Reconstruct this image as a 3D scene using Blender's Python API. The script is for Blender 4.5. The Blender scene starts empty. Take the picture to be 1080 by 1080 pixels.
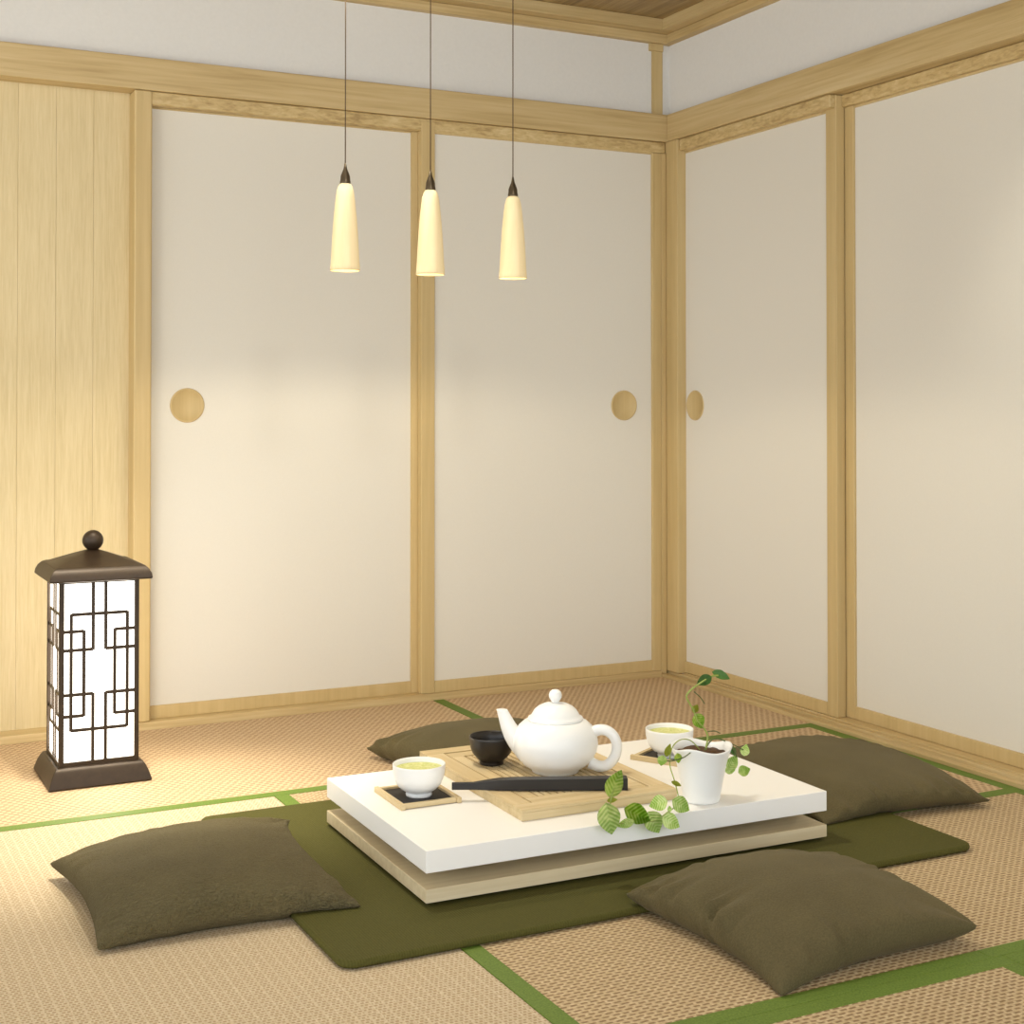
import bpy, bmesh, math, random
from mathutils import Vector, Matrix, noise
random.seed(4)
SC = bpy.context.scene
COL = SC.collection
PI = math.pi

# ------------------------------------------------------------------ helpers
def link(o, parent=None):
    COL.objects.link(o)
    if parent is not None:
        o.parent = parent
    return o

def tag(o, label=None, cat=None, group=None, kind=None):
    if label: o['label'] = label
    if cat: o['category'] = cat
    if group: o['group'] = group
    if kind: o['kind'] = kind
    return o

def thing(name, label, cat, loc=(0, 0, 0), rz=0.0, group=None):
    o = bpy.data.objects.new(name, None)
    o.empty_display_size = 0.05
    link(o)
    o.location = loc
    o.rotation_euler = (0, 0, rz)
    return tag(o, label, cat, group)

def obj(name, bm, m, parent=None, smooth=False, bevel=0.0, seg=2, sub=0):
    bmesh.ops.recalc_face_normals(bm, faces=bm.faces)
    me = bpy.data.meshes.new(name)
    bm.to_mesh(me); bm.free()
    if m is not None:
        me.materials.append(m)
    if smooth:
        for p in me.polygons: p.use_smooth = True
    o = bpy.data.objects.new(name, me)
    link(o, parent)
    if bevel > 0:
        b = o.modifiers.new('bevel', 'BEVEL')
        b.width = bevel; b.segments = seg; b.limit_method = 'ANGLE'; b.angle_limit = math.radians(40)
        for p in me.polygons: p.use_smooth = True
        w = o.modifiers.new('wn', 'WEIGHTED_NORMAL'); w.keep_sharp = False
    if sub:
        s = o.modifiers.new('sub', 'SUBSURF'); s.levels = sub; s.render_levels = sub
    return o

def box(bm, a, b):
    (x0, y0, z0), (x1, y1, z1) = a, b
    v = [bm.verts.new(p) for p in ((x0,y0,z0),(x1,y0,z0),(x1,y1,z0),(x0,y1,z0),(x0,y0,z1),(x1,y0,z1),(x1,y1,z1),(x0,y1,z1))]
    for f in ((0,3,2,1),(4,5,6,7),(0,1,5,4),(1,2,6,5),(2,3,7,6),(3,0,4,7)):
        bm.faces.new([v[i] for i in f])

def boxes(*prs):
    bm = bmesh.new()
    for a, b in prs: box(bm, a, b)
    return bm

def lathe(prof, n=48, bm=None, cx=0, cy=0, rfun=None):
    """revolve (r, z) profile; r==0 ends make a pole"""
    bm = bm or bmesh.new()
    rings = []
    for r, z in prof:
        if r <= 1e-6:
            rings.append([bm.verts.new((cx, cy, z))])
        else:
            ring = []
            for i in range(n):
                a = 2*PI*i/n
                dr, dz = rfun(a, r, z) if rfun else (0, 0)
                ring.append(bm.verts.new((cx+(r+dr)*math.cos(a), cy+(r+dr)*math.sin(a), z+dz)))
            rings.append(ring)
    for A, B in zip(rings, rings[1:]):
        if len(A) == 1 and len(B) == 1: continue
        for i in range(n):
            j = (i+1) % n
            if len(A) == 1: bm.faces.new((A[0], B[j], B[i]))
            elif len(B) == 1: bm.faces.new((A[i], A[j], B[0]))
            else: bm.faces.new((A[i], A[j], B[j], B[i]))
    return bm

def tube(pts, rad, n=10, bm=None, cap=True):
    bm = bm or bmesh.new()
    pts = [Vector(p) for p in pts]
    N = len(pts)
    rr = rad if isinstance(rad, (list, tuple)) else [rad]*N
    t0 = (pts[1]-pts[0]).normalized()
    up = Vector((0, 0, 1)) if abs(t0.z) < .9 else Vector((1, 0, 0))
    nrm = (up - t0*up.dot(t0)).normalized()
    rings = []
    for i in range(N):
        t = (pts[min(i+1, N-1)]-pts[max(i-1, 0)]).normalized()
        nrm = (nrm - t*nrm.dot(t)).normalized()
        bi = t.cross(nrm)
        rings.append([bm.verts.new(pts[i]+(nrm*math.cos(2*PI*k/n)+bi*math.sin(2*PI*k/n))*rr[i]) for k in range(n)])
    for A, B in zip(rings, rings[1:]):
        for k in range(n):
            j = (k+1) % n
            bm.faces.new((A[k], A[j], B[j], B[k]))
    if cap:
        bm.faces.new(rings[0][::-1]); bm.faces.new(rings[-1])
    return bm

def smooth_path(pts, m=8):
    pts = [Vector(p) for p in pts]
    P = [pts[0]*2-pts[1]]+pts+[pts[-1]*2-pts[-2]]
    out = []
    for i in range(1, len(P)-2):
        for k in range(m):
            t = k/m
            a, b, c, d = P[i-1], P[i], P[i+1], P[i+2]
            out.append(.5*((2*b)+(c-a)*t+(2*a-5*b+4*c-d)*t*t+(3*b-a-3*c+d)*t**3))
    out.append(pts[-1])
    return out

def sq_lathe(prof, bm=None, cap_top=True, cap_bot=True, m=1):
    """square 'revolve' of (half side, z)"""
    bm = bm or bmesh.new()
    rings = [[bm.verts.new((sx*h, sy*h, z)) for sx, sy in ((-1,-1),(1,-1),(1,1),(-1,1))] for h, z in prof]
    for A, B in zip(rings, rings[1:]):
        for k in range(4):
            j = (k+1) % 4
            bm.faces.new((A[k], A[j], B[j], B[k]))
    if cap_bot: bm.faces.new(rings[0][::-1])
    if cap_top: bm.faces.new(rings[-1])
    return bm

# ------------------------------------------------------------------ materials
def lin(r, g, b):
    f = lambda c: c/12.92 if c <= .04045 else ((c+.055)/1.055)**2.4
    return (f(r/255), f(g/255), f(b/255), 1)

class M:
    def __init__(s, name):
        s.m = bpy.data.materials.new(name); s.m.use_nodes = True
        s.nt = s.m.node_tree; s.n = s.nt.nodes
        s.b = s.n['Principled BSDF']
    def node(s, t, **k):
        x = s.n.new(t)
        for a, v in k.items(): setattr(x, a, v)
        return x
    def l(s, a, b): s.nt.links.new(a, b)
    def coord(s, scale=(1, 1, 1), out='Object', rot=(0, 0, 0)):
        tc = s.node('ShaderNodeTexCoord'); mp = s.node('ShaderNodeMapping')
        mp.inputs['Scale'].default_value = scale; mp.inputs['Rotation'].default_value = rot
        s.l(tc.outputs[out], mp.inputs['Vector'])
        return mp.outputs['Vector']
    def noise(s, vec, scale=5, detail=4, rough=.55, dist=0):
        x = s.node('ShaderNodeTexNoise'); s.l(vec, x.inputs['Vector'])
        x.inputs['Scale'].default_value = scale; x.inputs['Detail'].default_value = detail
        x.inputs['Roughness'].default_value = rough; x.inputs['Distortion'].default_value = dist
        return x.outputs['Fac']
    def math(s, op, a, b=0.0, c=0.0):
        x = s.node('ShaderNodeMath', operation=op)
        for i, q in enumerate((a, b, c)):
            if hasattr(q, 'is_output'): s.l(q, x.inputs[i])
            else: x.inputs[i].default_value = q
        return x.outputs[0]
    def ramp(s, fac, stops):
        x = s.node('ShaderNodeValToRGB'); s.l(fac, x.inputs['Fac'])
        e = x.color_ramp.elements
        while len(e) < len(stops): e.new(.5)
        for q, (p, c) in zip(e, stops): q.position = p; q.color = c
        return x.outputs['Color']
    def bump(s, h, strength=.3, dist=.002):
        x = s.node('ShaderNodeBump'); s.l(h, x.inputs['Height'])
        x.inputs['Strength'].default_value = strength; x.inputs['Distance'].default_value = dist
        s.l(x.outputs['Normal'], s.b.inputs['Normal'])
    def base(s, c):
        if hasattr(c, 'is_output'): s.l(c, s.b.inputs['Base Color'])
        else: s.b.inputs['Base Color'].default_value = c
    def rough(s, r): s.b.inputs['Roughness'].default_value = r

def wood(name, dark, mid, light, axis, rough=.55, fine=70, bumpy=.15, along=.035):
    """long grain along axis 0/1/2"""
    m = M(name)
    sc = [1.0, 1.0, 1.0]; sc[axis] = along
    v = m.coord(tuple(sc))
    a = m.noise(v, fine, 5, .6, .4)
    b = m.noise(v, fine*.22, 3, .5, .8)
    f = m.math('ADD', m.math('MULTIPLY', a, .6), m.math('MULTIPLY', b, .4))
    m.base(m.ramp(f, [(.34, dark), (.5, mid), (.66, light)]))
    m.rough(rough); m.bump(f, bumpy, .002)
    return m.m

WD = (lin(174, 148, 98), lin(194, 169, 120), lin(206, 184, 138))
m_wx = wood('pale_timber_x', *WD, 0)
m_wy = wood('pale_timber_y', *WD, 1)
m_wz = wood('pale_timber_z', lin(188, 163, 112), lin(196, 171, 120), lin(202, 178, 128), 2)
m_lipx = wood('coarse_timber_x', lin(160, 132, 84), lin(194, 168, 116), lin(212, 190, 142), 0, fine=110, bumpy=.8, along=.30)
m_lipy = wood('coarse_timber_y', lin(160, 132, 84), lin(194, 168, 116), lin(212, 190, 142), 1, fine=110, bumpy=.8, along=.30)
m_clad = wood('veneer_cladding', lin(200, 180, 134), lin(209, 190, 146), lin(216, 198, 156), 2, fine=230, bumpy=.25, along=.05)
m_ceil = wood('ceiling_boards', lin(104, 84, 50), lin(150, 125, 82), lin(182, 158, 110), 1, fine=46, bumpy=.6)
m_ply = wood('pale_oak', lin(196, 178, 142), lin(208, 191, 156), lin(217, 202, 169), 0, fine=60)
m_tray = wood('tray_bamboo', lin(190, 165, 120), lin(206, 183, 139), lin(216, 196, 155), 1, fine=60)
m_trayx = wood('tray_bamboo_cross', lin(186, 162, 118), lin(202, 180, 136), lin(214, 194, 153), 0, fine=60)

def plain(name, col, rough=.5, nscale=0, nbump=.1, metallic=0, var=.06, spec=None, sub=0):
    m = M(name)
    v = m.coord()
    n = m.noise(v, nscale or 12, 3)
    c2 = tuple(max(0, c*(1-var)) for c in col[:3])+(1,)
    m.base(m.ramp(n, [(.3, c2), (.7, col)]))
    m.rough(rough); m.b.inputs['Metallic'].default_value = metallic
    if spec is not None: m.b.inputs['Specular IOR Level'].default_value = spec
    if sub:
        m.b.inputs['Subsurface Weight'].default_value = sub; m.b.inputs['Subsurface Scale'].default_value = .02
    if nscale: m.bump(n, nbump, .002)
    return m.m

m_plaster = plain('white_plaster', lin(222, 220, 216), .9, 90, .25, var=.03)
m_paper = plain('fusuma_paper', lin(221, 216, 205), .85, 220, .06, var=.02)
m_ceramic = plain('white_ceramic', lin(240, 240, 238), .28, var=.0)
m_lacq = plain('white_lacquer', lin(242, 240, 236), .35, var=.0)
m_black = plain('black_lacquer', lin(30, 24, 20), .35, var=.2)
m_scoop = plain('black_wood', lin(26, 22, 20), .45, var=.2)
m_bronze = plain('dark_bronze', lin(60, 46, 32), .45, 60, .08, metallic=.35, var=.25)
m_brass = plain('aged_metal', lin(92, 80, 62), .35, metallic=.8, var=.2)
m_cord = plain('cord', lin(92, 72, 46), .6)
m_inlay = plain('dark_inlay', lin(34, 26, 20), .6, 200, .2, var=.3)
m_soil = plain('potting_soil', lin(96, 66, 38), .95, 160, .9, var=.6)
m_stem = plain('vine_stem', lin(150, 165, 80), .5)
m_stemd = plain('vine_stem_dark', lin(88, 100, 50), .5)
m_tea = M('matcha')
_v = m_tea.coord((1, 1, 1))
_n = m_tea.noise(_v, 55, 3, .5, 2.5)
m_tea.base(m_tea.ramp(_n, [(.35, lin(188, 194, 96)), (.52, lin(206, 208, 124)), (.68, lin(224, 222, 160))]))
m_tea.rough(.4); m_tea = m_tea.m

def fabric(name, col, col2, ripple=.0, weave=900, strength=.35):
    m = M(name)
    v = m.coord()
    n = m.noise(v, weave*.35, 2, .6)
    big = m.noise(v, 6, 2)
    f = m.math('ADD', m.math('MULTIPLY', n, .6), m.math('MULTIPLY', big, .4))
    m.base(m.ramp(f, [(.35, col2), (.65, col)]))
    m.rough(.85)
    m.b.inputs['Sheen Weight'].default_value = .10
    m.b.inputs['Specular IOR Level'].default_value = .2
    m.b.inputs['Sheen Tint'].default_value = (.7, .6, .4, 1)
    h = n
    if ripple:
        vr = m.coord((1.0, 2.6, 1.0), rot=(0, 0, .35))
        r = m.noise(vr, 95, 3, .55, 1.2)
        h = m.math('ADD', m.math('MULTIPLY', n, .3), m.math('MULTIPLY', r, ripple))
    m.bump(h, strength, .009 if ripple else .004)
    return m.m
m_cush = fabric('olive_cushion_cloth', lin(96, 86, 57), lin(78, 70, 45))
m_cushr = fabric('olive_cushion_crepe', lin(114, 103, 70), lin(94, 85, 57), ripple=1.6, strength=1.0)

m = M('rug_cloth')
v = m.coord()
sx = m.node('ShaderNodeSeparateXYZ'); m.l(v, sx.inputs[0])
rib = m.math('SINE', m.math('MULTIPLY', sx.outputs[0], 2*PI/.005))
n1 = m.noise(v, 300, 2)
m.base(m.ramp(m.math('ADD', m.math('MULTIPLY', rib, .12), n1), [(.3, lin(72, 70, 30)), (.7, lin(84, 81, 38))]))
m.rough(.8); m.bump(m.math('ADD', m.math('MULTIPLY', rib, .3), n1), .3, .0015)
m.b.inputs['Specular IOR Level'].default_value = .15
m_rug = m.m

def tatami(name, px, py, shift, dashx, dashy, stripe, swap=False, dark=lin(156, 129, 96), light=lin(198, 179, 148), hi=lin(216, 200, 171)):
    m = M(name)
    v = m.coord()
    wob = m.noise(v, 35, 2)
    s = m.node('ShaderNodeSeparateXYZ'); m.l(v, s.inputs[0])
    X, Y = (s.outputs[1], s.outputs[0]) if swap else (s.outputs[0], s.outputs[1])
    r = m.math('ADD', m.math('DIVIDE', Y, py), m.math('MULTIPLY', wob, .5))
    row = m.math('FLOOR', r)
    u = m.math('ADD', m.math('ADD', m.math('DIVIDE', X, px), m.math('MULTIPLY', row, shift)), m.math('MULTIPLY', wob, .6))
    fu = m.math('ABSOLUTE', m.math('SUBTRACT', m.math('FRACT', u), .5))
    fv = m.math('ABSOLUTE', m.math('SUBTRACT', m.math('FRACT', r), .5))
    su = m.node('ShaderNodeMapRange', interpolation_type='SMOOTHSTEP'); m.l(fu, su.inputs[0])
    su.inputs[1].default_value = dashx+.1; su.inputs[2].default_value = dashx-.1
    sv = m.node('ShaderNodeMapRange', interpolation_type='SMOOTHSTEP'); m.l(fv, sv.inputs[0])
    sv.inputs[1].default_value = dashy+.12; sv.inputs[2].default_value = dashy-.12
    dash = m.math('MULTIPLY', su.outputs[0], sv.outputs[0])
    n = m.noise(v, 140, 3, .6)
    fv_ = m.coord((4.5, 1, 1) if swap else (1, 4.5, 1))
    fib = m.noise(fv_, 120, 3, .65)
    n = m.math('ADD', m.math('MULTIPLY', n, .45), m.math('MULTIPLY', fib, .55))
    dash = m.math('MULTIPLY', dash, m.math('MAXIMUM', 0, m.math('SUBTRACT', m.math('MULTIPLY', n, 3.6), .70)))
    dash = m.math('MINIMUM', dash, 1.0)
    h = dash
    mid = tuple(.72*a+.28*b for a, b in zip(light, dark))
    base = m.ramp(n, [(.36, mid), (.5, light), (.62, hi)])
    if stripe:
        st = m.math('ABSOLUTE', m.math('SUBTRACT', m.math('FRACT', m.math('ADD', m.math('DIVIDE', X, stripe), m.math('MULTIPLY', wob, .35))), .5))
        ss = m.node('ShaderNodeMapRange', interpolation_type='SMOOTHSTEP'); m.l(st, ss.inputs[0])
        ss.inputs[1].default_value = .36; ss.inputs[2].default_value = .46
        h = m.math('MULTIPLY', dash, m.math('SUBTRACT', 1, ss.outputs[0]))
    mix = m.node('ShaderNodeMix', data_type='RGBA')
    m.l(h, mix.inputs[0]); m.l(base, mix.inputs[6]); mix.inputs[7].default_value = dark
    m.base(mix.outputs[2]); m.rough(.75)
    inv = m.math('SUBTRACT', 1, h)
    m.bump(inv, .5, .002)
    return m.m
m_tatA = tatami('rush_weave_herringbone', .020, .014, .5, .26, .3, 0, dark=lin(160, 128, 94), light=lin(200, 173, 136), hi=lin(212, 188, 152))
m_tatC = tatami('rush_weave_diagonal', .0185, .0100, .37, .33, .24, 0, dark=lin(136, 108, 72), light=lin(192, 168, 130), hi=lin(214, 194, 158))
m_tatE = tatami('rush_weave_striped', .0085, .0085, .5, .30, .26, .0195, dark=lin(166, 140, 104))
m_green = M('green_border_cloth')
_v = m_green.coord(); _n = m_green.noise(_v, 260, 2)
m_green.base(m_green.ramp(_n, [(.3, lin(84, 108, 26)), (.7, lin(104, 128, 40))])); m_green.rough(.7); m_green.bump(_n, .2, .001)
m_green = m_green.m

m = M('lit_lantern_paper')
m.base(lin(250, 244, 230)); m.rough(.8)
m.b.inputs['Emission Color'].default_value = (1, .95, .84, 1)
m.b.inputs['Emission Strength'].default_value = 9.0
m_lpaper = m.m

m = M('glowing_lamp_shade')
_v = m.coord((1, 1, .06)); _n = m.noise(_v, 90, 3)
m.base(m.ramp(_n, [(.3, lin(226, 204, 158)), (.7, lin(234, 214, 172))])); m.rough(.6)
m.b.inputs['Emission Color'].default_value = lin(255, 226, 168)
m.b.inputs['Emission Strength'].default_value = .10
m_shade = m.m
m = M('lit_bulb'); m.base((1, 1, 1, 1)); m.b.inputs['Emission Color'].default_value = (1, .82, .55, 1); m.b.inputs['Emission Strength'].default_value = 4
m_bulb = m.m

m = M('vine_leaf')
_v = m.coord()
s_ = m.node('ShaderNodeSeparateXYZ'); m.l(_v, s_.inputs[0])
ay = m.math('ABSOLUTE', s_.outputs[1])
vein = m.math('SINE', m.math('MULTIPLY', m.math('SUBTRACT', s_.outputs[0], m.math('MULTIPLY', ay, .75)), 44))
vn = m.noise(_v, 3.5, 2)
f_ = m.math('ADD', m.math('ADD', m.math('MULTIPLY', vein, .10), m.math('MULTIPLY', vn, .55)), m.math('MULTIPLY', s_.outputs[0], -.20))
oi = m.node('ShaderNodeObjectInfo')
f_ = m.math('ADD', f_, m.math('MULTIPLY', m.math('SUBTRACT', oi.outputs['Random'], .5), .12))
m.base(m.ramp(m.math('ADD', f_, .3), [(.12, lin(96, 148, 30)), (.38, lin(152, 190, 66)), (.62, lin(212, 226, 150))]))
m.rough(.45); m.bump(vein, .2, .01)
m.b.inputs['Subsurface Weight'].default_value = .15; m.b.inputs['Subsurface Scale'].default_value = .01
m_leaf = m.m
m_leafd = plain('dark_vine_leaf', lin(92, 142, 60), .45, 30, .2, var=.4)
m_leafy = plain('young_vine_leaf', lin(176, 184, 62), .5, 30, .1, var=.2)

# ------------------------------------------------------------------ room shell
XL, YB = -5.2, -5.0            # how far the room runs out of the frame
def struct(name, bm, mt, label=None, cat=None, parent=None, **k):
    o = obj(name, bm, mt, parent, **k)
    if parent is None:
        tag(o, label, cat, kind='structure')
    return o

struct('floor', boxes(((XL, YB, -.12), (.3, .3, -.03))), m_ply, 'timber subfloor under the tatami mats', 'floor')
ce = struct('ceiling', boxes(((XL, YB, 2.300), (.3, .3, 2.38))), m_ceil, 'brown boarded timber ceiling above the room corner', 'ceiling')
# plaster walls
struct('wall_left', boxes(((XL, .10, -.03), (.3, .3, 2.300)), ((XL, .03, 1.93), (.10, .10, 2.300))), m_plaster, 'white plaster wall behind the left sliding doors', 'wall')
struct('wall_right', boxes(((.10, YB, -.03), (.3, .10, 2.300)), ((.03, YB, 1.93), (.10, .03, 2.300))), m_plaster, 'white plaster wall behind the right sliding doors', 'wall')
# wood cladding on left wall beside the doors (vertical planks)
bm = bmesh.new()
x = -1.853
while x > XL:
    box(bm, (x-.1058, .072, .02), (x, .10, 1.90)); x -= .106
struct('wall_left_cladding', bm, m_clad, 'pale vertical timber cladding behind the lantern', 'wall panelling', bevel=.0008, seg=1)

# trims: head beams
struct('trim_1', boxes(((XL, 0, 1.881), (.10, .12, 1.978))), m_wx, 'wide pale timber head beam on the left wall', 'beam', bevel=.003)
struct('trim_2', boxes(((0, YB, 1.882), (.12, -.0005, 1.978))), m_wy, 'wide pale timber head beam on the right wall', 'beam', bevel=.003)
# grooved door heads under the beams
struct('trim_3', boxes(((-1.853, .005, 1.840), (-.0005, .06, 1.8805))), m_lipx, 'grooved door head above the left sliding doors', 'door head', bevel=.006, seg=3)
struct('trim_4', boxes(((.008, -.8715, 1.840), (.07, -.0665, 1.8815)), ((.050, YB, 1.843), (.09, -.60, 1.8815))), m_lipy, 'grooved door head above the right sliding doors', 'door head', bevel=.006, seg=3)
# posts
struct('trim_5', boxes(((-1.855, 0.0, .022), (-1.803, .10, 1.8805))), m_wz, 'pale post between cladding and left sliding door', 'post', bevel=.006, seg=3)
struct('trim_6', boxes(((-.059, .001, .0222), (-.0215, .10, 1.8395)), ((-.0215, .001, .0102), (-.0005, .10, 1.8395)), ((0, -.066, .0192), (.10, .10, 1.8815))), m_wz, 'pale corner post between the two walls', 'post', bevel=.003)
struct('trim_7', boxes(((-.044, .024, 1.978), (.0, .10, 2.235)), ((-.056, .018, 2.205), (-.0005, .10, 2.231))), m_wz, 'short corner post above the head beams', 'post', bevel=.002)
# sills
struct('trim_8', boxes(((XL, 0, -.03), (-.022, .12, .022))), m_wx, 'pale timber floor sill along the left wall', 'sill', bevel=.003)
struct('trim_9', boxes(((-.022, YB, -.03), (.001, .10, .010)), ((.001, YB, -.03), (.007, .10, .006)), ((.007, YB, -.03), (.024, .10, .0175)), ((.0242, YB, -.03), (.12, -.0662, .0217))), m_wy, 'grooved timber floor sill along the right wall', 'sill', bevel=.002)
# cornices
struct('trim_10', boxes(((XL, 0, 2.231), (.10, .10, 2.2615)), ((XL, -.05, 2.262), (.10, .10, 2.300))), m_wx, 'timber cornice where ceiling meets left wall', 'cornice', bevel=.002)
struct('trim_11', boxes(((0, YB, 2.2312), (.10, -.0002, 2.2617)), ((-.05, YB, 2.262), (.10, -.0502, 2.300))), m_wy, 'timber cornice where ceiling meets right wall', 'cornice', bevel=.002)

# sliding doors: (name, axis, along range of panel, stile widths, face plane)
def handle_disc(parent, p, axis):
    """round recessed wooden pull"""
    R = .052
    prof = [(0, .0006), (.0445, .0006), (.0458, .0022), (.0490, .0038), (R, .0022), (R, -.006)]
    bm = lathe(prof, 48)
    rot = Matrix.Rotation(PI/2, 4, 'X') if axis == 'x' else Matrix.Rotation(-PI/2, 4, 'Y')
    bm.transform(Matrix.Translation(p) @ rot)
    h = obj('handle', bm, m_wz, parent, smooth=True)
    h['label'] = 'round wooden finger pull'
    return h

def door(name, axis, a0, a1, s0, s1, face, ztop, label, hpos, panel_label='off-white paper panel'):
    """panel between a0..a1 along the wall; s0/s1 outer ends of the stiles; face = front plane of the frame"""
    root = bpy.data.objects.new(name, None); link(root); root.empty_display_size = .05
    tag(root, label, 'sliding door', kind='structure')
    d = .032
    def bx(u0, u1, f0, f1, z0, z1):
        return ((u0, f0, z0), (u1, f1, z1)) if axis == 'x' else ((f0, u0, z0), (f1, u1, z1))
    zb = .022; zr = .060
    fr = [bx(a0, a1, face, face+d, zb, zr), bx(a0, a1, face+.004, face+d, ztop-.006, ztop+.03)]
    for u0, u1 in ((s0, a0), (a1, s1)):
        if abs(u1-u0) > 1e-4: fr.append(bx(u0, u1, face, face+d, zb, ztop+(.0405 if name == 'door_3' else .03)))
    obj('frame', boxes(*fr), m_wz, root, bevel=.0025)
    p = obj('panel', boxes(bx(a0-.004, a1+.004, face+.008, face+.026, zr-.004, ztop)), m_paper, root)
    p['label'] = panel_label
    if hpos is not None:
        q = Vector((hpos, face+.008, .951)) if axis == 'x' else Vector((face+.008, hpos, .951))
        handle_disc(p, q, axis)
    return root
door('door_1', 'x', -1.800, -.960, -1.803, -.905, .036, 1.842, 'left-hand sliding door with round pull beside the cladding post', -1.687)
door('door_2', 'x', -.891, -.058, -.939, -.058, .003, 1.840, 'sliding door on the left wall ending at the corner post', -.171)
door('door_3', 'y', -.828, -.020, -.875, -.014, .028, 1.8395, 'sliding door on the right wall next to the corner post', -.123)
door('door_4', 'y', -1.90, -.912, -1.95, -.868, .062, 1.8425, 'sliding door on the right wall nearest the camera', None)
door('door_5', 'y', -2.85, -1.99, -2.90, -1.951, .028, 1.8395, 'sliding door on the right wall beyond the frame', None)

# ------------------------------------------------------------------ tatami mats
def mat_(label, x0, x1, y0, y1, mt, edges, bw=.036):
    """edges: letters of the sides carrying a green cloth border (W E S N)"""
    t = thing('tatami_mat', label, 'tatami mat', ((x0+x1)/2, (y0+y1)/2, -.03))
    cx, cy = (x0+x1)/2, (y0+y1)/2
    g = .0005
    X0, X1, Y0, Y1 = x0-cx+g, x1-cx-g, y0-cy+g, y1-cy-g
    obj('rush_cover', boxes(((X0, Y0, 0), (X1, Y1, .0295))), mt, t, bevel=.002)
    for e in edges:
        ya, yb = Y0+(bw+.0005 if 'S' in edges else 0), Y1-(bw+.0005 if 'N' in edges else 0)
        a, b = {'W': ((X0-.0003, ya, .001), (X0+bw, yb, .0303)), 'E': ((X1-bw, ya, .001), (X1+.0003, yb, .0303)),
                'S': ((X0, Y0-.0003, .001), (X1, Y0+bw, .0303)), 'N': ((X0, Y1-bw, .001), (X1, Y1+.0003, .0303))}[e]
        o = obj('border', boxes((a, b)), m_green, t, bevel=.0012)
        o['label'] = 'green cloth border strip'
    return t
RX = -.0225
mat_('tatami mat in front of the left door, under the lantern', -2.50, -.898, -.848, -.0005, m_tatA, 'S')
mat_('tatami mat in the room corner behind the teapot', -.898, RX, -.848, -.0005, m_tatA, 'WS')
mat_('tatami mat under the right-hand rear cushion beside the right wall', -.895, RX, -1.640, -.848, m_tatA, 'EWS')
mat_('tatami mat under the low table and front right cushion', -1.692, -.895, -2.380, -.848, m_tatC, 'WS')
mat_('striped tatami mat under the front left cushion', -2.60, -1.692, -3.40, -.848, m_tatE, '')
mat_('tatami mat along the right wall right of the front right cushion', -.895, RX, -2.380, -1.640, m_tatC, 'SE')
mat_('tatami mat at the bottom edge in front of the green double border', -1.692, -.872, -3.40, -2.380, m_tatC, 'NE')
mat_('tatami mat at the bottom right corner along the right wall', -.872, RX, -3.40, -2.380, m_tatC, 'NWE')
mat_('tatami mat left of the lantern running out of frame', -4.10, -2.50, -.848, -.0005, m_tatA, 'S')
mat_('tatami mat at far left running out of frame', -4.10, -2.60, -3.40, -.848, m_tatE, '')

# ------------------------------------------------------------------ rug
def rounded_slab(w, d, h, r, n=8):
    bm = bmesh.new()
    ring = []
    for cx, cy, a0 in ((w/2-r, d/2-r, 0), (-w/2+r, d/2-r, PI/2), (-w/2+r, -d/2+r, PI), (w/2-r, -d/2+r, 1.5*PI)):
        for k in range(n+1):
            a = a0+PI/2*k/n
            ring.append((cx+r*math.cos(a), cy+r*math.sin(a)))
    vb = [bm.verts.new((x, y, 0)) for x, y in ring]; vt = [bm.verts.new((x, y, h)) for x, y in ring]
    bm.faces.new(vb[::-1]); bm.faces.new(vt)
    N = len(ring)
    for i in range(N): bm.faces.new((vb[i], vb[(i+1) % N], vt[(i+1) % N], vt[i]))
    return bm
RUG = (-1.915, -.485, -1.935, -.985)
RH = .015
rug = obj('floor_rug', rounded_slab(RUG[1]-RUG[0], RUG[3]-RUG[2], RH-.0008, .03), m_rug, None, bevel=.0068, seg=4)
rug.location = ((RUG[0]+RUG[1])/2, (RUG[2]+RUG[3])/2, .0008)
tag(rug, 'dark olive ribbed rug lying under the low table', 'rug')

# ------------------------------------------------------------------ low table
TR = -.015
tA = Vector((-1.684, -1.756, 0)); th = Vector((math.cos(TR), math.sin(TR), 0)); tn = Vector((-th.y, th.x, 0))
TW, TD = .933, .576
def tp(a, b, z): return tA+th*a+tn*b+Vector((0, 0, z))
tb = thing('low_table', 'low white and oak two-tier tea table standing on the olive rug', 'table', tp(TW/2, TD/2, RH), TR)
w2, d2 = TW/2, TD/2
o = obj('table_top', boxes(((-w2, -d2, .0625), (w2, d2, .105))), m_lacq, tb, bevel=.0015); o['label'] = 'thick white lacquered top slab'
o = obj('lower_board', boxes(((-w2, -d2, .007), (w2, d2, .033))), m_ply, tb, bevel=.0012); o['label'] = 'pale oak lower board'
obj('pedestal', boxes(((-w2+.17, -d2+.12, .033), (w2-.17, d2-.12, .0625))), m_ply, tb, bevel=.001)
obj('plinth', boxes(((-w2+.04, -d2+.04, 0), (w2-.04, d2-.04, .007))), m_black, tb)
TZ = RH+.105

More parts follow.
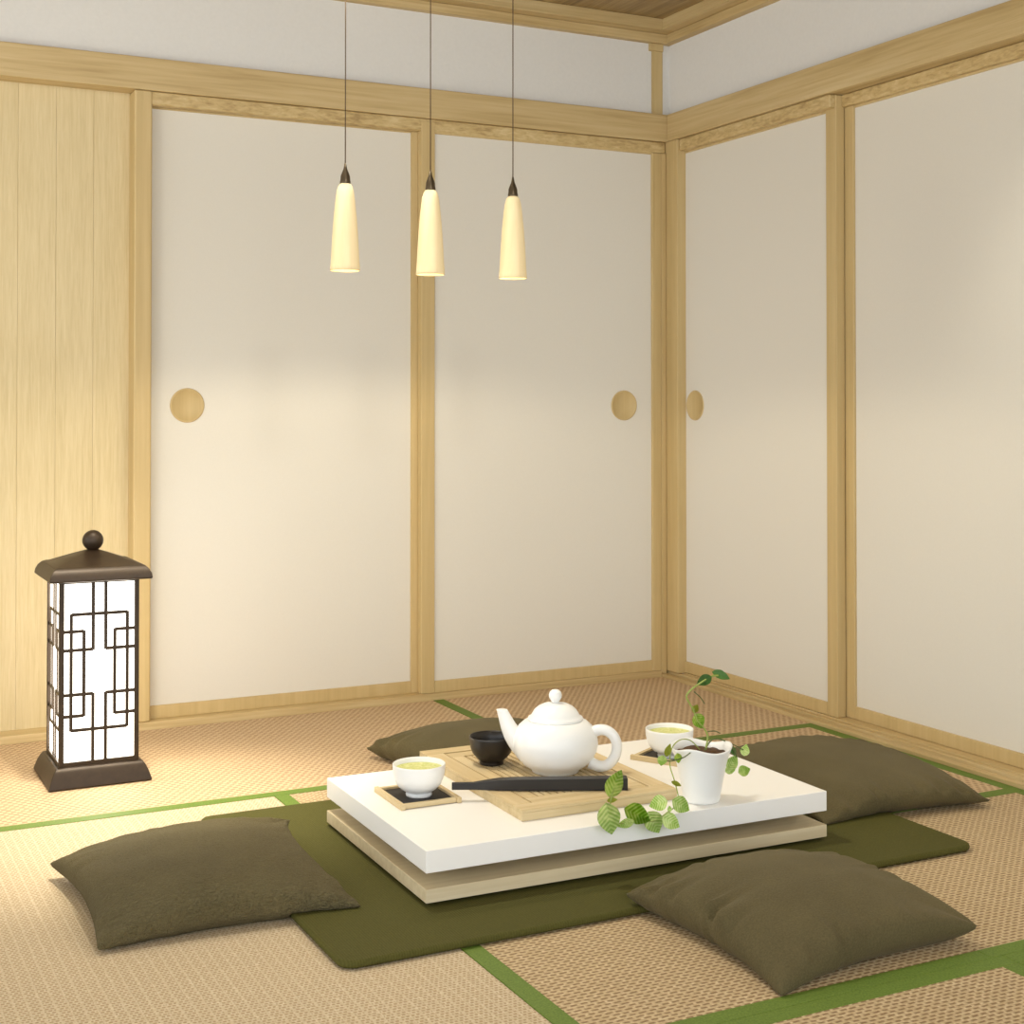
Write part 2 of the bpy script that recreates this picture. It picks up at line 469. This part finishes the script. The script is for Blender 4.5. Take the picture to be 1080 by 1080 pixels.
# ------------------------------------------------------------------ slatted tea tray
tx0, tx1, ty0, ty1 = .243, .609, .088, .625
tray = thing('tea_tray', 'slatted pale wooden tea tray lying on the white table', 'tray', tp((tx0+tx1)/2, (ty0+ty1)/2-.02, TZ), TR)
ty1 -= .04; _h = (ty1-ty0)/2+.0
TXH, TYH = (tx1-tx0)/2, .2685
tray.location = tp((tx0+tx1)/2, ty0+TYH, TZ)
TRH = .0225
b = .042
obj('base', boxes(((-TXH, -TYH, .0), (TXH, TYH, .0165))), m_trayx, tray, bevel=.001)
for a_, b_, mt in (((-TXH, -TYH), (TXH, -TYH+b), m_trayx), ((-TXH, TYH-b), (TXH, TYH), m_trayx),
                   ((-TXH, -TYH+b+.001), (-TXH+b, TYH-b-.001), m_tray), ((TXH-b, -TYH+b+.001), (TXH, TYH-b-.001), m_tray)):
    obj('rim_board', boxes(((a_[0], a_[1], .0167), (b_[0], b_[1], TRH))), mt, tray, bevel=.0008)
ins = b+.004
for a_, b_, mt in (((-TXH+ins, -TYH+ins), (TXH-ins, -TYH+ins+.036), m_trayx), ((-TXH+ins, TYH-ins-.036), (TXH-ins, TYH-ins), m_trayx),
                   ((-TXH+ins, -TYH+ins+.037), (-TXH+ins+.03, TYH-ins-.037), m_tray), ((TXH-ins-.03, -TYH+ins+.037), (TXH-ins, TYH-ins-.037), m_tray)):
    obj('inner_board', boxes(((a_[0], a_[1], .0167), (b_[0], b_[1], TRH-.001))), mt, tray, bevel=.0006)
sx0, sx1 = -TXH+ins+.033, TXH-ins-.033
ns = 13; pitch = (sx1-sx0)/ns
for k in range(ns):
    obj('slat', boxes(((sx0+k*pitch+.002, -TYH+ins+.040, .0167), (sx0+(k+1)*pitch-.002, TYH-ins-.040, TRH-.0015))), m_tray, tray, bevel=.0008)
TT = TZ+TRH

# ------------------------------------------------------------------ teapot
tpc = tp(.449, .335, TT-.0013)
pot = thing('teapot', 'round white ceramic teapot standing on the slatted tray', 'teapot', tpc, math.radians(-26.9-8))
prof = [(0, .004), (.044, .004), (.047, .0), (.052, .0), (.053, .004), (.056, .007), (.070, .0155), (.084, .030), (.0920, .046), (.0945, .059), (.0935, .072),
        (.0895, .086), (.082, .099), (.072, .108), (.0635, .1125), (.0575, .1135), (.055, .108), (.05, .105)]
obj('body', lathe(prof, 64), m_ceramic, pot, smooth=True)
lp = [(.054, .1110), (.0600, .1128), (.0615, .1155), (.0605, .1185), (.0570, .1200), (.0540, .1222), (.0520, .1265), (.0470, .1345), (.0390, .1415), (.0280, .1470), (.0150, .1502), (.007, .151), (0, .1512)]
lid = obj('lid', lathe(lp, 64), m_ceramic, pot, smooth=True)
kp = [(0, .150), (.0090, .150), (.0082, .1535), (.0105, .156), (.0140, .162), (.0146, .1675), (.0125, .174), (.0075, .1785), (0, .180)]
obj('knob', lathe(kp, 32), m_ceramic, lid, smooth=True)
# spout (towards local -x) : tapered curved tube with oblique mouth
sp = smooth_path([(-.066, 0, .050), (-.086, 0, .066), (-.1015, 0, .087), (-.1125, 0, .112), (-.1225, 0, .136)], 6)
N = len(sp)
rad = [.031+(.0105-.031)*min(1, (i/(N-1))**.74) for i in range(N)]
bm = tube(sp, rad, 24)
for vtx in bm.verts:
    if vtx.co.z > .1315: vtx.co.z = .1315+(vtx.co.z-.1315)*.12
obj('spout', bm, m_ceramic, pot, smooth=True)
hp = smooth_path([(.078, 0, .085), (.095, 0, .0925), (.113, 0, .092), (.129, 0, .080), (.1365, 0, .059), (.131, 0, .034), (.115, 0, .0165), (.096, 0, .0135), (.076, 0, .021)], 6)
obj('handle', tube(hp, [.0115+.002*abs(2*i/(len(hp)-1)-1)**3 for i in range(len(hp))], 20), m_ceramic, pot, smooth=True)

# ------------------------------------------------------------------ bowls
def bowl(name, label, p, R, H, foot, mt, tea, group=None):
    t = thing(name, label, 'bowl', p, 0, group)
    f = foot
    pr = [(0, .004), (f-.004, .004), (f-.003, 0), (f, 0), (f+.0005, .004), (f*.97, .0085), (f*1.10, .0105), (R*.70, .0160), (R*.85, .0255), (R*.94, .0380), (R*.985, .050), (R*.998, H-.004), (R, H-.001), (R-.0012, H), (R-.0035, H-.0015),
          (R*.91, H-.018), (R*.82, H-.033), (R*.62, H-.0445), (R*.30, H-.0490), (0, H-.0495)]
    obj('bowl_body', lathe(pr, 56), mt, t, smooth=True)
    if tea:
        k = R*.945
        o = obj('green_tea', lathe([(0, H-.0108), (k*.8, H-.0108), (k-.002, H-.0105), (k, H-.0112), (k*.9, H-.016), (0, H-.016)], 48), m_tea, t, smooth=True)
        o['label'] = 'pale frothy green tea'
    return t

def coaster(label, p, rz, sx=.136, sy=.150):
    t = thing('coaster', label, 'coaster', p, rz, None)
    X, Y = sx/2, sy/2; w = .010
    o = obj('inlay', boxes(((-X+w*.6, -Y+w*.6, .0025), (X-w*.6, Y-w*.6, .0058))), m_inlay, t); o['label'] = 'dark brown inset board'
    for a_, b_ in (((-X+w, -Y), (X-w, -Y+w)), ((-X+w, Y-w), (X-w, Y))):
        obj('rail', boxes(((a_[0], a_[1], .001), (b_[0], b_[1], .0105))), m_trayx, t, bevel=.001)
    for a_, b_ in (((-X, -Y-.004), (-X+w, Y+.004)), ((X-w, -Y-.004), (X, Y+.004))):
        obj('rail', boxes(((a_[0], a_[1], .0), (b_[0], b_[1], .0115))), m_tray, t, bevel=.001)
    return t
c1 = coaster('square framed coaster under the bowl at the table left end', tp(.122, .342, TZ), TR)
bowl('tea_bowl', 'white bowl of green tea on the coaster at the table left end', tp(.124, .338, TZ+.0058), .0560, .0675, .0275, m_ceramic, True)
c2p = tp(.778, .384, TZ); c2q = tp(.790, .390, TZ)
coaster('turned square coaster behind the potted vine', c2q, math.radians(30), .142, .142)
bowl('tea_bowl', 'white bowl of green tea behind the potted vine', c2p+Vector((0, 0, .0058)), .0565, .0665, .0275, m_ceramic, True)
bowl('tea_bowl', 'small empty black bowl on the tray left of the teapot', tp(.348, .452, TT-.0013), .0510, .0635, .0265, m_black, False)

# ------------------------------------------------------------------ tea scoop
sL, sR = tp(.178, .288, 0), tp(.513, .132, 0)
dv = (sR-sL); ln = dv.length
sc_ = thing('tea_scoop', 'long black wooden tea scoop lying across the tray front', 'tea scoop', Vector((sL.x, sL.y, TT)), math.atan2(dv.y, dv.x))
bm = bmesh.new()
st = [(0, .0045, .0005, .0150), (.045, .0050, .0005, .0155), (.070, .0075, .0003, .0190), (.100, .0115, 0, .0225), (.130, .0130, 0, .0235), (ln, .0130, 0, .0250)]
rings = []
for x_, hw, z0, z1 in st:
    rings.append([bm.verts.new(q) for q in ((x_, -hw, z0), (x_, hw, z0), (x_, hw, z1), (x_, -hw, z1))])
for A_, B_ in zip(rings, rings[1:]):
    for k in range(4): bm.faces.new((A_[k], A_[(k+1) % 4], B_[(k+1) % 4], B_[k]))
bm.faces.new(rings[0][::-1]); bm.faces.new(rings[-1])
# split: blade (thin end) and grip share one outline; grip end gets a small cap
obj('scoop_body', bm, m_scoop, sc_, bevel=.0012)

# ------------------------------------------------------------------ potted vine
pp = tp(.650, .058, TZ)
pv = thing('potted_vine', 'trailing green vine in a white scalloped pot on the table front edge', 'potted plant', pp)
def wav(a, r, z):
    k = max(0, (z-.075)/.045)
    return (.0012*k*math.cos(3*a+.5), .0046*k*math.cos(3*a-5.236)+.0012*k*math.cos(5*a))
pr = [(0, .002), (.033, .002), (.0345, 0), (.037, .001), (.0385, .006), (.0445, .040), (.0515, .075), (.0580, .098), (.0635, .1110), (.0645, .1145), (.0615, .1150), (.0565, .106), (.0525, .098), (.0495, .088), (.040, .086), (0, .086)]
obj('pot', lathe(pr, 72, rfun=wav), m_ceramic, pv, smooth=True)['label'] = 'white ceramic pot with a wavy rim'
bm = lathe([(0, .1045), (.03, .104), (.0515, .1015), (.0515, .092), (0, .092)], 40)
for vtx in bm.verts:
    if vtx.co.z > .1: vtx.co.z += .004*noise.noise(vtx.co*90)
obj('soil', bm, m_soil, pv, smooth=True)

def W(x, y, z): return Vector((x, y, z))-pp
stems = [
    ([(-1.024, -1.709, .222), (-1.016, -1.706, .250), (-1.024, -1.707, .268), (-1.043, -1.709, .288), (-1.054, -1.709, .312), (-1.062, -1.709, .324), (-1.071, -1.709, .341), (-1.062, -1.709, .353), (-1.038, -1.709, .366), (-1.009, -1.710, .378), (-.992, -1.711, .379)], .0020, m_stem),
    ([(-1.030, -1.70, .223), (-1.055, -1.700, .246), (-1.085, -1.706, .252), (-1.112, -1.716, .240), (-1.130, -1.735, .212), (-1.136, -1.765, .180), (-1.146, -1.790, .150), (-1.172, -1.794, .137), (-1.205, -1.793, .122), (-1.245, -1.793, .128), (-1.290, -1.793, .130), (-1.306, -1.792, .165), (-1.298, -1.792, .198)], .0012, m_stem),
    ([(-1.04, -1.715, .223), (-1.075, -1.738, .234), (-1.105, -1.750, .228), (-1.130, -1.745, .222), (-1.142, -1.735, .222)], .0013, m_stemd),
    ([(-1.03, -1.712, .223), (-1.00, -1.700, .242), (-.972, -1.705, .238), (-.955, -1.710, .222), (-.945, -1.711, .200), (-.950, -1.711, .180)], .0016, m_stemd),
    ([(-.972, -1.705, .238), (-.945, -1.706, .225), (-.925, -1.708, .214)], .0011, m_stemd),
    ([(-1.016, -1.706, .262), (-1.000, -1.708, .262), (-.986, -1.709, .256)], .0011, m_stemd),
    ([(-1.052, -1.709, .350), (-1.036, -1.709, .336), (-1.026, -1.709, .322)], .0012, m_stemd),
    ([(-1.172, -1.794, .137), (-1.160, -1.794, .124), (-1.168, -1.794, .114)], .0009, m_stem),
]
for pts, r, mt in stems:
    q = smooth_path([W(*p) for p in pts], 6)
    bm = tube(q, r, 8)
    obj('stem', bm, mt, pv, smooth=True)

def leaf_mesh():
    me = bmesh.new()
    NU, NV = 12, 6
    grid = []
    for i in range(NU+1):
        u = i/NU
        wdt = .40*math.sin(PI*min(1, u**.78))**.85*(1-.12*u) if 0 < u < 1 else .004
        if i == NU: wdt = .002
        row = []
        for j in range(-NV, NV+1):
            v_ = j/NV
            yy = v_*wdt
            back = -.06*abs(v_)**1.5*(1-u)**4
            row.append(me.verts.new((u+back, yy, .16*abs(yy)-.20*u*u+.02*math.sin(u*19)*abs(v_))))
        grid.append(row)
    for A_, B_ in zip(grid, grid[1:]):
        for j in range(2*NV): me.faces.new((A_[j], A_[j+1], B_[j+1], B_[j]))
    # thickness
    r = bmesh.ops.solidify(me, geom=me.faces[:], thickness=.012)
    bmesh.ops.recalc_face_normals(me, faces=me.faces)
    m0 = bpy.data.meshes.new('leaf'); me.to_mesh(m0); me.free()
    for p in m0.polygons: p.use_smooth = True
    return m0
LM = {}
for k, mt in (('g', m_leaf), ('d', m_leafd), ('y', m_leafy)):
    q = leaf_mesh(); q.materials.append(mt); LM[k] = q
CAMDIR = Vector((-.4528, -.8915, .14)).normalized()   # rough way the foliage faces: towards the light of the room
RT = Vector((.8915, -.4528, 0)); UP = Vector((0, 0, 1))
def leaf(c, length, ang, kind='g', width=1.0, tilt=0.0):
    """leaf centred at world c; blade direction at angle ang (deg) seen from the room side"""
    a = math.radians(ang)
    d = (RT*math.cos(a)+UP*math.sin(a)).normalized()
    nrm = (CAMDIR+UP*.35+d*tilt).normalized()
    nrm = (nrm-d*nrm.dot(d)).normalized()
    s = nrm.cross(d)
    o = bpy.data.objects.new('leaf', LM[kind]); link(o, pv)
    mw = Matrix((d, s*width, nrm)).transposed().to_4x4()
    o.matrix_local = Matrix.Translation(Vector(c)-pp-d*length*.5) @ mw @ Matrix.Diagonal((length, length, length, 1))
    if kind == 'd': o['label'] = 'dark green leaf'
    if kind == 'y': o['label'] = 'young yellow-green leaf'
    return o
LV = [((-1.296, -1.793, .208), .054, 65, 'g', .85), ((-1.302, -1.793, .176), .020, 10, 'y', .7), ((-1.309, -1.793, .137), .064, -78, 'g', .95),
      ((-1.243, -1.795, .140), .056, -22, 'g', .95), ((-1.276, -1.797, .127), .034, -165, 'g', .7), ((-1.206, -1.795, .118), .048, -60, 'g', 1.1),
      ((-1.197, -1.793, .156), .036, 195, 'g', 1.15), ((-1.170, -1.795, .142), .012, 90, 'g', 1.0), ((-1.142, -1.797, .146), .040, -28, 'g', 1.1),
      ((-1.168, -1.799, .117), .042, -28, 'g', 1.0), ((-1.136, -1.770, .182), .022, -20, 'y', .6),
      ((-1.118, -1.748, .226), .021, -80, 'g', 1.0), ((-1.150, -1.736, .222), .022, -100, 'g', 1.2), ((-1.128, -1.726, .240), .026, 70, 'y', .7),
      ((-1.040, -1.710, .286), .034, -62, 'g', 1.1), ((-1.050, -1.711, .315), .018, 60, 'y', 1.1), ((-1.028, -1.709, .371), .034, 205, 'd', .9),
      ((-.983, -1.712, .379), .040, -18, 'd', .65), ((-.925, -1.712, .171), .026, 20, 'g', 1.2), ((-.956, -1.712, .192), .034, 60, 'g', .95),
      ((-.922, -1.710, .214), .024, 75, 'g', 1.1), ((-.962, -1.712, .176), .022, 10, 'g', 1.0), ((-.950, -1.706, .214), .028, -55, 'd', .6)]
for c, L_, an, kd, wd in LV: leaf(c, L_, an, kd, wd, random.uniform(-.25, .25))

# ------------------------------------------------------------------ cushions
def ground(x, y):
    if RUG[0]-.004 < x < RUG[1]+.004 and RUG[2]-.004 < y < RUG[3]+.004: return RH+.001
    return .0025
def cushion(label, corners, h, mt, cz, pinch=.10, seed=0, wr=(.5, .5, .5, .5), skew=(0, 0)):
    """corners: SW, SE, NE, NW as (x, y); cz: seam height at each corner"""
    wrk = .015
    if not isinstance(pinch, tuple): pinch = (pinch,)*4
    P = [Vector((x, y, 0)) for x, y in corners]
    c = sum(P, Vector())/4
    ax_u = (P[1]+P[2]-P[0]-P[3]).normalized(); ax_v = (P[2]+P[3]-P[0]-P[1]).normalized()
    N = 72
    bm = bmesh.new()
    def bil(u, v, q):
        return q[0]*(1-u)*(1-v)/4+q[1]*(1+u)*(1-v)/4+q[2]*(1+u)*(1+v)/4+q[3]*(1-u)*(1+v)/4
    top, bot = {}, {}
    def warp(t):   # finer near the borders
        return math.sin(t*PI/2)*.55+t*.45
    for i in range(N+1):
        for j in range(N+1):
            u = warp(-1+2*i/N); v = warp(-1+2*j/N)
            uu = u*(1-pinch[0 if u < 0 else 1]*(1-v*v)*abs(u)**1.5); vv = v*(1-pinch[2 if v < 0 else 3]*(1-u*u)*abs(v)**1.5)
            p = bil(uu, vv, P)
            du, dv_ = 1-abs(u), 1-abs(v)
            prof = ((1-abs(u)**2.6)*(1-abs(v)**2.6))
            T = h*max(0, prof)**.46*(1+skew[0]*u+skew[1]*v)
            seam = bil(u, v, cz)+.016*(1-u*u)*(1-v*v)**0+.010*(1-v*v)
            seam = bil(u, v, cz)*max(abs(u), abs(v))**6+.022*(1-(u*v)**2)
            # creases running inwards from the borders
            nz = Vector((seed*7.1, u*3, v*3))
            cr = 0
            for d_, s_, w_ in ((du, v, wr[0] if u < 0 else wr[1]), (dv_, u, wr[2] if v < 0 else wr[3])):
                ph = 24*s_+3.5*noise.noise(Vector((seed*3.3, s_*4, 0)))
                amp = max(0, noise.noise(Vector((seed+5.2, s_*2.3, 1.7 if d_ is du else 4.4)))+.35)*w_
                c1_ = amp*math.sin(ph)*math.exp(-(d_/.20)**1.3)*min(1, d_/.03)
                cr += c1_
                if d_ is du: p = p+ax_u*(u*c1_*.005)
                else: p = p+ax_v*(v*c1_*.005)
            T2 = T+(wrk*cr+.006*noise.noise(nz*.7)*min(1, prof*3))
            z1 = seam+.78*T2
            g = ground(p.x, p.y)
            z0 = max(g, seam-.45*T-.003)
            z1 = max(z1, z0+.0015)
            top[i, j] = bm.verts.new(p-c+Vector((0, 0, z1)))
            if 0 < i < N and 0 < j < N: bot[i, j] = bm.verts.new(p-c+Vector((0, 0, z0)))
            else: bot[i, j] = top[i, j]
    for i in range(N):
        for j in range(N):
            bm.faces.new((top[i, j], top[i+1, j], top[i+1, j+1], top[i, j+1]))
            q = [bot[i, j], bot[i, j+1], bot[i+1, j+1], bot[i+1, j]]
            if len(set(q)) == 4:
                try: bm.faces.new(q)
                except ValueError: pass
    o = obj('floor_cushion', bm, mt, None, smooth=True)
    o.location = c
    tag(o, label, 'cushion', 'olive floor cushions around the table')
    return o
cushion('olive floor cushion at front left, half on the rug, with crinkled cloth',
        [(-2.266, -1.672), (-1.792, -1.704), (-1.768, -1.205), (-2.276, -1.222)], .100, m_cushr, [.012, .018, .046, .030], (.07, .20, .08, .07), 1, (.3, .3, .35, .12))
cushion('olive floor cushion at front right before the low table, nearest the camera',
        [(-1.322, -2.350), (-.875, -2.328), (-.875, -1.875), (-1.342, -1.905)], .098, m_cush, [.004, .034, .03, .034], .085, 2, (1.6, .35, .6, .25))
cushion('olive floor cushion at right, between the table end and the right wall',
        [(-.690, -1.690), (-.213, -1.712), (-.150, -1.105), (-.66, -1.120)], .078, m_cush, [.016, .018, .028, .02], .06, 3, (.3, .3, .7, .2))
cushion('olive floor cushion at the back behind the black bowl',
        [(-1.285, -1.065), (-.830, -1.07), (-.880, -.585), (-1.360, -.600)], .108, m_cush, [.012, .012, .02, .028], .08, 4, (.8, .3, .8, .12))

# ------------------------------------------------------------------ lantern
ln_ = thing('floor_lantern', 'lit square floor lantern with dark bronze lattice beside the cladding', 'lantern', (-2.051, -.443, 0.0008), 0)
hb = .098
obj('base', sq_lathe([(.126, 0), (.126, .004), (.1235, .012), (.118, .028), (.112, .040), (.107, .047), (.101, .050)]), m_bronze, ln_, bevel=.0025, seg=2)
z0, z1 = .050, .514
pw = .0118
for sx_, sy_ in ((-1, -1), (1, -1), (1, 1), (-1, 1)):
    x_, y_ = sx_*(hb-pw/2), sy_*(hb-pw/2)
    obj('corner_post', boxes(((x_-pw/2, y_-pw/2, z0), (x_+pw/2, y_+pw/2, z1))), m_bronze, ln_, bevel=.0008)
iw = 2*(hb-pw); ih = z1-z0-.020
def side(rotk):
    R_ = Matrix.Rotation(rotk*PI/2, 4, 'Z')
    # top and bottom rails
    for za in (z0, z1-.010):
        bm = boxes(((-hb+pw, -hb, za), (hb-pw, -hb+pw*.8, za+.010)))
        bm.transform(R_); obj('rail', bm, m_bronze, ln_)
    t = .0084; yb, yf = -hb+.0062, -hb+.0030
    def V(fx, f0, f1):
        xx = -iw/2+fx*iw
        box(bm, (xx-t/2, yf, z1-.010-f1*ih), (xx+t/2, yb, z1-.010-f0*ih))
    def Hh(fz, f0, f1):
        zz = z1-.010-fz*ih
        box(bm, (-iw/2+f0*iw, yf+.0002, zz-t/2), (-iw/2+f1*iw, yb-.0002, zz+t/2))
    bm = bmesh.new()
    for mir in (0, 1):
        f = (lambda q: q) if not mir else (lambda q: 1-q)
        g = lambda a_, b_: (min(f(a_), f(b_)), max(f(a_), f(b_)))
        V(f(.41), 0, .379); V(f(.41), .621, 1)
        Hh(.375, *g(0, .41)); Hh(.625, *g(0, .41))
        V(f(.1), .171, .829)
        Hh(.27, *g(0, .28)); V(f(.28), .266, .749); Hh(.745, *g(0, .28))
    Hh(.175, .1, .9); Hh(.825, .1, .9)
    bm.transform(R_); obj('lattice', bm, m_bronze, ln_)
    bm = boxes(((-iw/2-.002, -hb+.0066, z0+.008), (iw/2+.002, -hb+.0082, z1-.008)))
    bm.transform(R_); obj('paper_panel', bm, m_lpaper, ln_)['label'] = 'glowing white paper panel'
for k in range(4): side(k)
rf = obj('roof', sq_lathe([(.098, .508), (.124, .510), (.1265, .513), (.1245, .524), (.119, .535), (.111, .543), (.101, .547), (.094, .5478), (.050, .565), (.012, .579), (.006, .581)]), m_bronze, ln_, bevel=.002, seg=2)
fs = obj('finial_stem', lathe([(.010, .578), (.0065, .584), (.0065, .592), (0, .592)], 24), m_bronze, ln_, smooth=True)
fb = [(0, .586)]+[(.0265*math.sin(a), .6115-.0265*math.cos(a)) for a in [PI*k/16 for k in range(2, 16)]]+[(0, .638)]
fi = obj('finial_ball', lathe(fb, 40), m_bronze, ln_, smooth=True)
for o in (fi, fs):
    o.parent = rf; o.location.z = -.0095

# ------------------------------------------------------------------ pendants
def pendant(x, y, zb, label):
    t = thing('pendant_lamp', label, 'pendant lamp', (x, y, 2.300), 0, 'pendant lamps hanging in a row')
    z = zb-2.300
    H = .2085
    pr = [(.0085, H), (.0125, H), (.0170, H-.006), (.0205, H-.018), (.0235, H-.040), (.0275, H-.080), (.0308, H-.125), (.0335, .030), (.0352, .010), (.0357, .003), (.0350, 0), (.0332, .0008), (.0325, .012), (.029, .06), (.022, H-.05), (.0085, H-.02)]
    obj('shade', lathe([(r, z+q) for r, q in pr], 40), m_shade, t, smooth=True)['label'] = 'slender cream bell shade'
    cp = [(0, H-.002), (.0125, H-.002), (.0128, H+.004), (.0118, H+.009), (.0112, H+.018), (.0085, H+.026), (.0045, H+.036), (.0018, H+.050), (0, H+.050)]
    obj('cap', lathe([(r, z+q) for r, q in cp], 28), m_brass, t, smooth=True)['label'] = 'dark metal cap'
    obj('cord', tube([(0, 0, z+H+.045), (0, 0, -.02)], .0015, 8), m_cord, t, smooth=True)
    obj('bulb', lathe([(0, z+.020), (.012, z+.024), (.016, z+.036), (.012, z+.052), (.006, z+.07), (0, z+.07)], 20), m_bulb, t, smooth=True)
    obj('ceiling_rose', lathe([(0, -.001), (.04, -.001), (.04, -.012), (.03, -.022), (0, -.024)], 32), m_brass, t, smooth=True)
    L = bpy.data.lights.new('pendant_light', 'POINT'); L.energy = PEND; L.color = (1, .87, .64); L.shadow_soft_size = .003
    lo = bpy.data.objects.new('pendant_light', L); link(lo, t); lo.location = (0, 0, z+.0085)
PEND = 5.0
pendant(-1.568, -1.0, 1.272, 'leftmost cream pendant lamp in front of the left sliding door')
pendant(-1.346, -1.0, 1.272, 'middle cream pendant lamp hanging before the door post')
pendant(-1.118, -1.0, 1.272, 'rightmost cream pendant lamp of the hanging row')

# ------------------------------------------------------------------ light
def spot(name, loc, target, energy, size, blend, col, soft=.05):
    L = bpy.data.lights.new(name, 'SPOT'); L.energy = energy; L.spot_size = math.radians(size); L.spot_blend = blend
    L.color = col; L.shadow_soft_size = soft
    o = bpy.data.objects.new(name, L); link(o)
    o.location = loc
    o.rotation_euler = (Vector(target)-Vector(loc)).to_track_quat('-Z', 'Y').to_euler()
    return o
WARM = (1, .95, .80)
spot('downlight', (-.45, -1.95, 2.24), (-.05, -1.95, 0.6), 24, 75, .9, WARM)
spot('downlight', (-1.62, -1.05, 2.24), (-1.40, -1.55, 0), 74, 74, .9, (1, .965, .86), .05)
spot('downlight', (-2.5, -1.1, 2.24), (-2.4, -0.9, 0), 12, 120, 1.0, (1, .965, .84), .10)

spot('downlight', (-1.86, -3.2, 2.26), (-1.45, 0, 1.1), 52, 62, .8, (1, .975, .89), .12)
spot('downlight', (-2.02, -1.02, 2.26), (-2.03, -.86, 0), 260, 38, 1.0, (1, .93, .76), .04)
L = bpy.data.lights.new('side_fill', 'POINT'); L.energy = 6; L.color = (1, .94, .78); L.shadow_soft_size = .06  # unseen fill light, added to brighten the cladding and upper left door
o = bpy.data.objects.new('side_fill', L); link(o); o.location = (-2.62, -.80, 1.40)
w = bpy.data.worlds.new('world'); SC.world = w; w.use_nodes = True
bg = w.node_tree.nodes['Background']
bg.inputs['Color'].default_value = (.92, .97, 1.0, 1); bg.inputs['Strength'].default_value = 2.5

# ------------------------------------------------------------------ camera
cam = bpy.data.cameras.new('camera'); co = bpy.data.objects.new('camera', cam); link(co)
co.location = (-2.736, -4.180, .950)
co.rotation_euler = (math.radians(90+.8075), 0, math.radians(-26.930))
cam.sensor_width = 36; cam.lens = 1486.06/1080*36
cam.shift_y = (406.94-540)/1080
cam.clip_start = .05
SC.camera = co
SC.view_settings.view_transform = 'Standard'
SC.view_settings.look = 'None'
SC.view_settings.exposure = 0.0
SC.cycles.sample_clamp_direct = 3.0
SC.view_settings.gamma = 1.0
SC.view_settings.use_curve_mapping = False
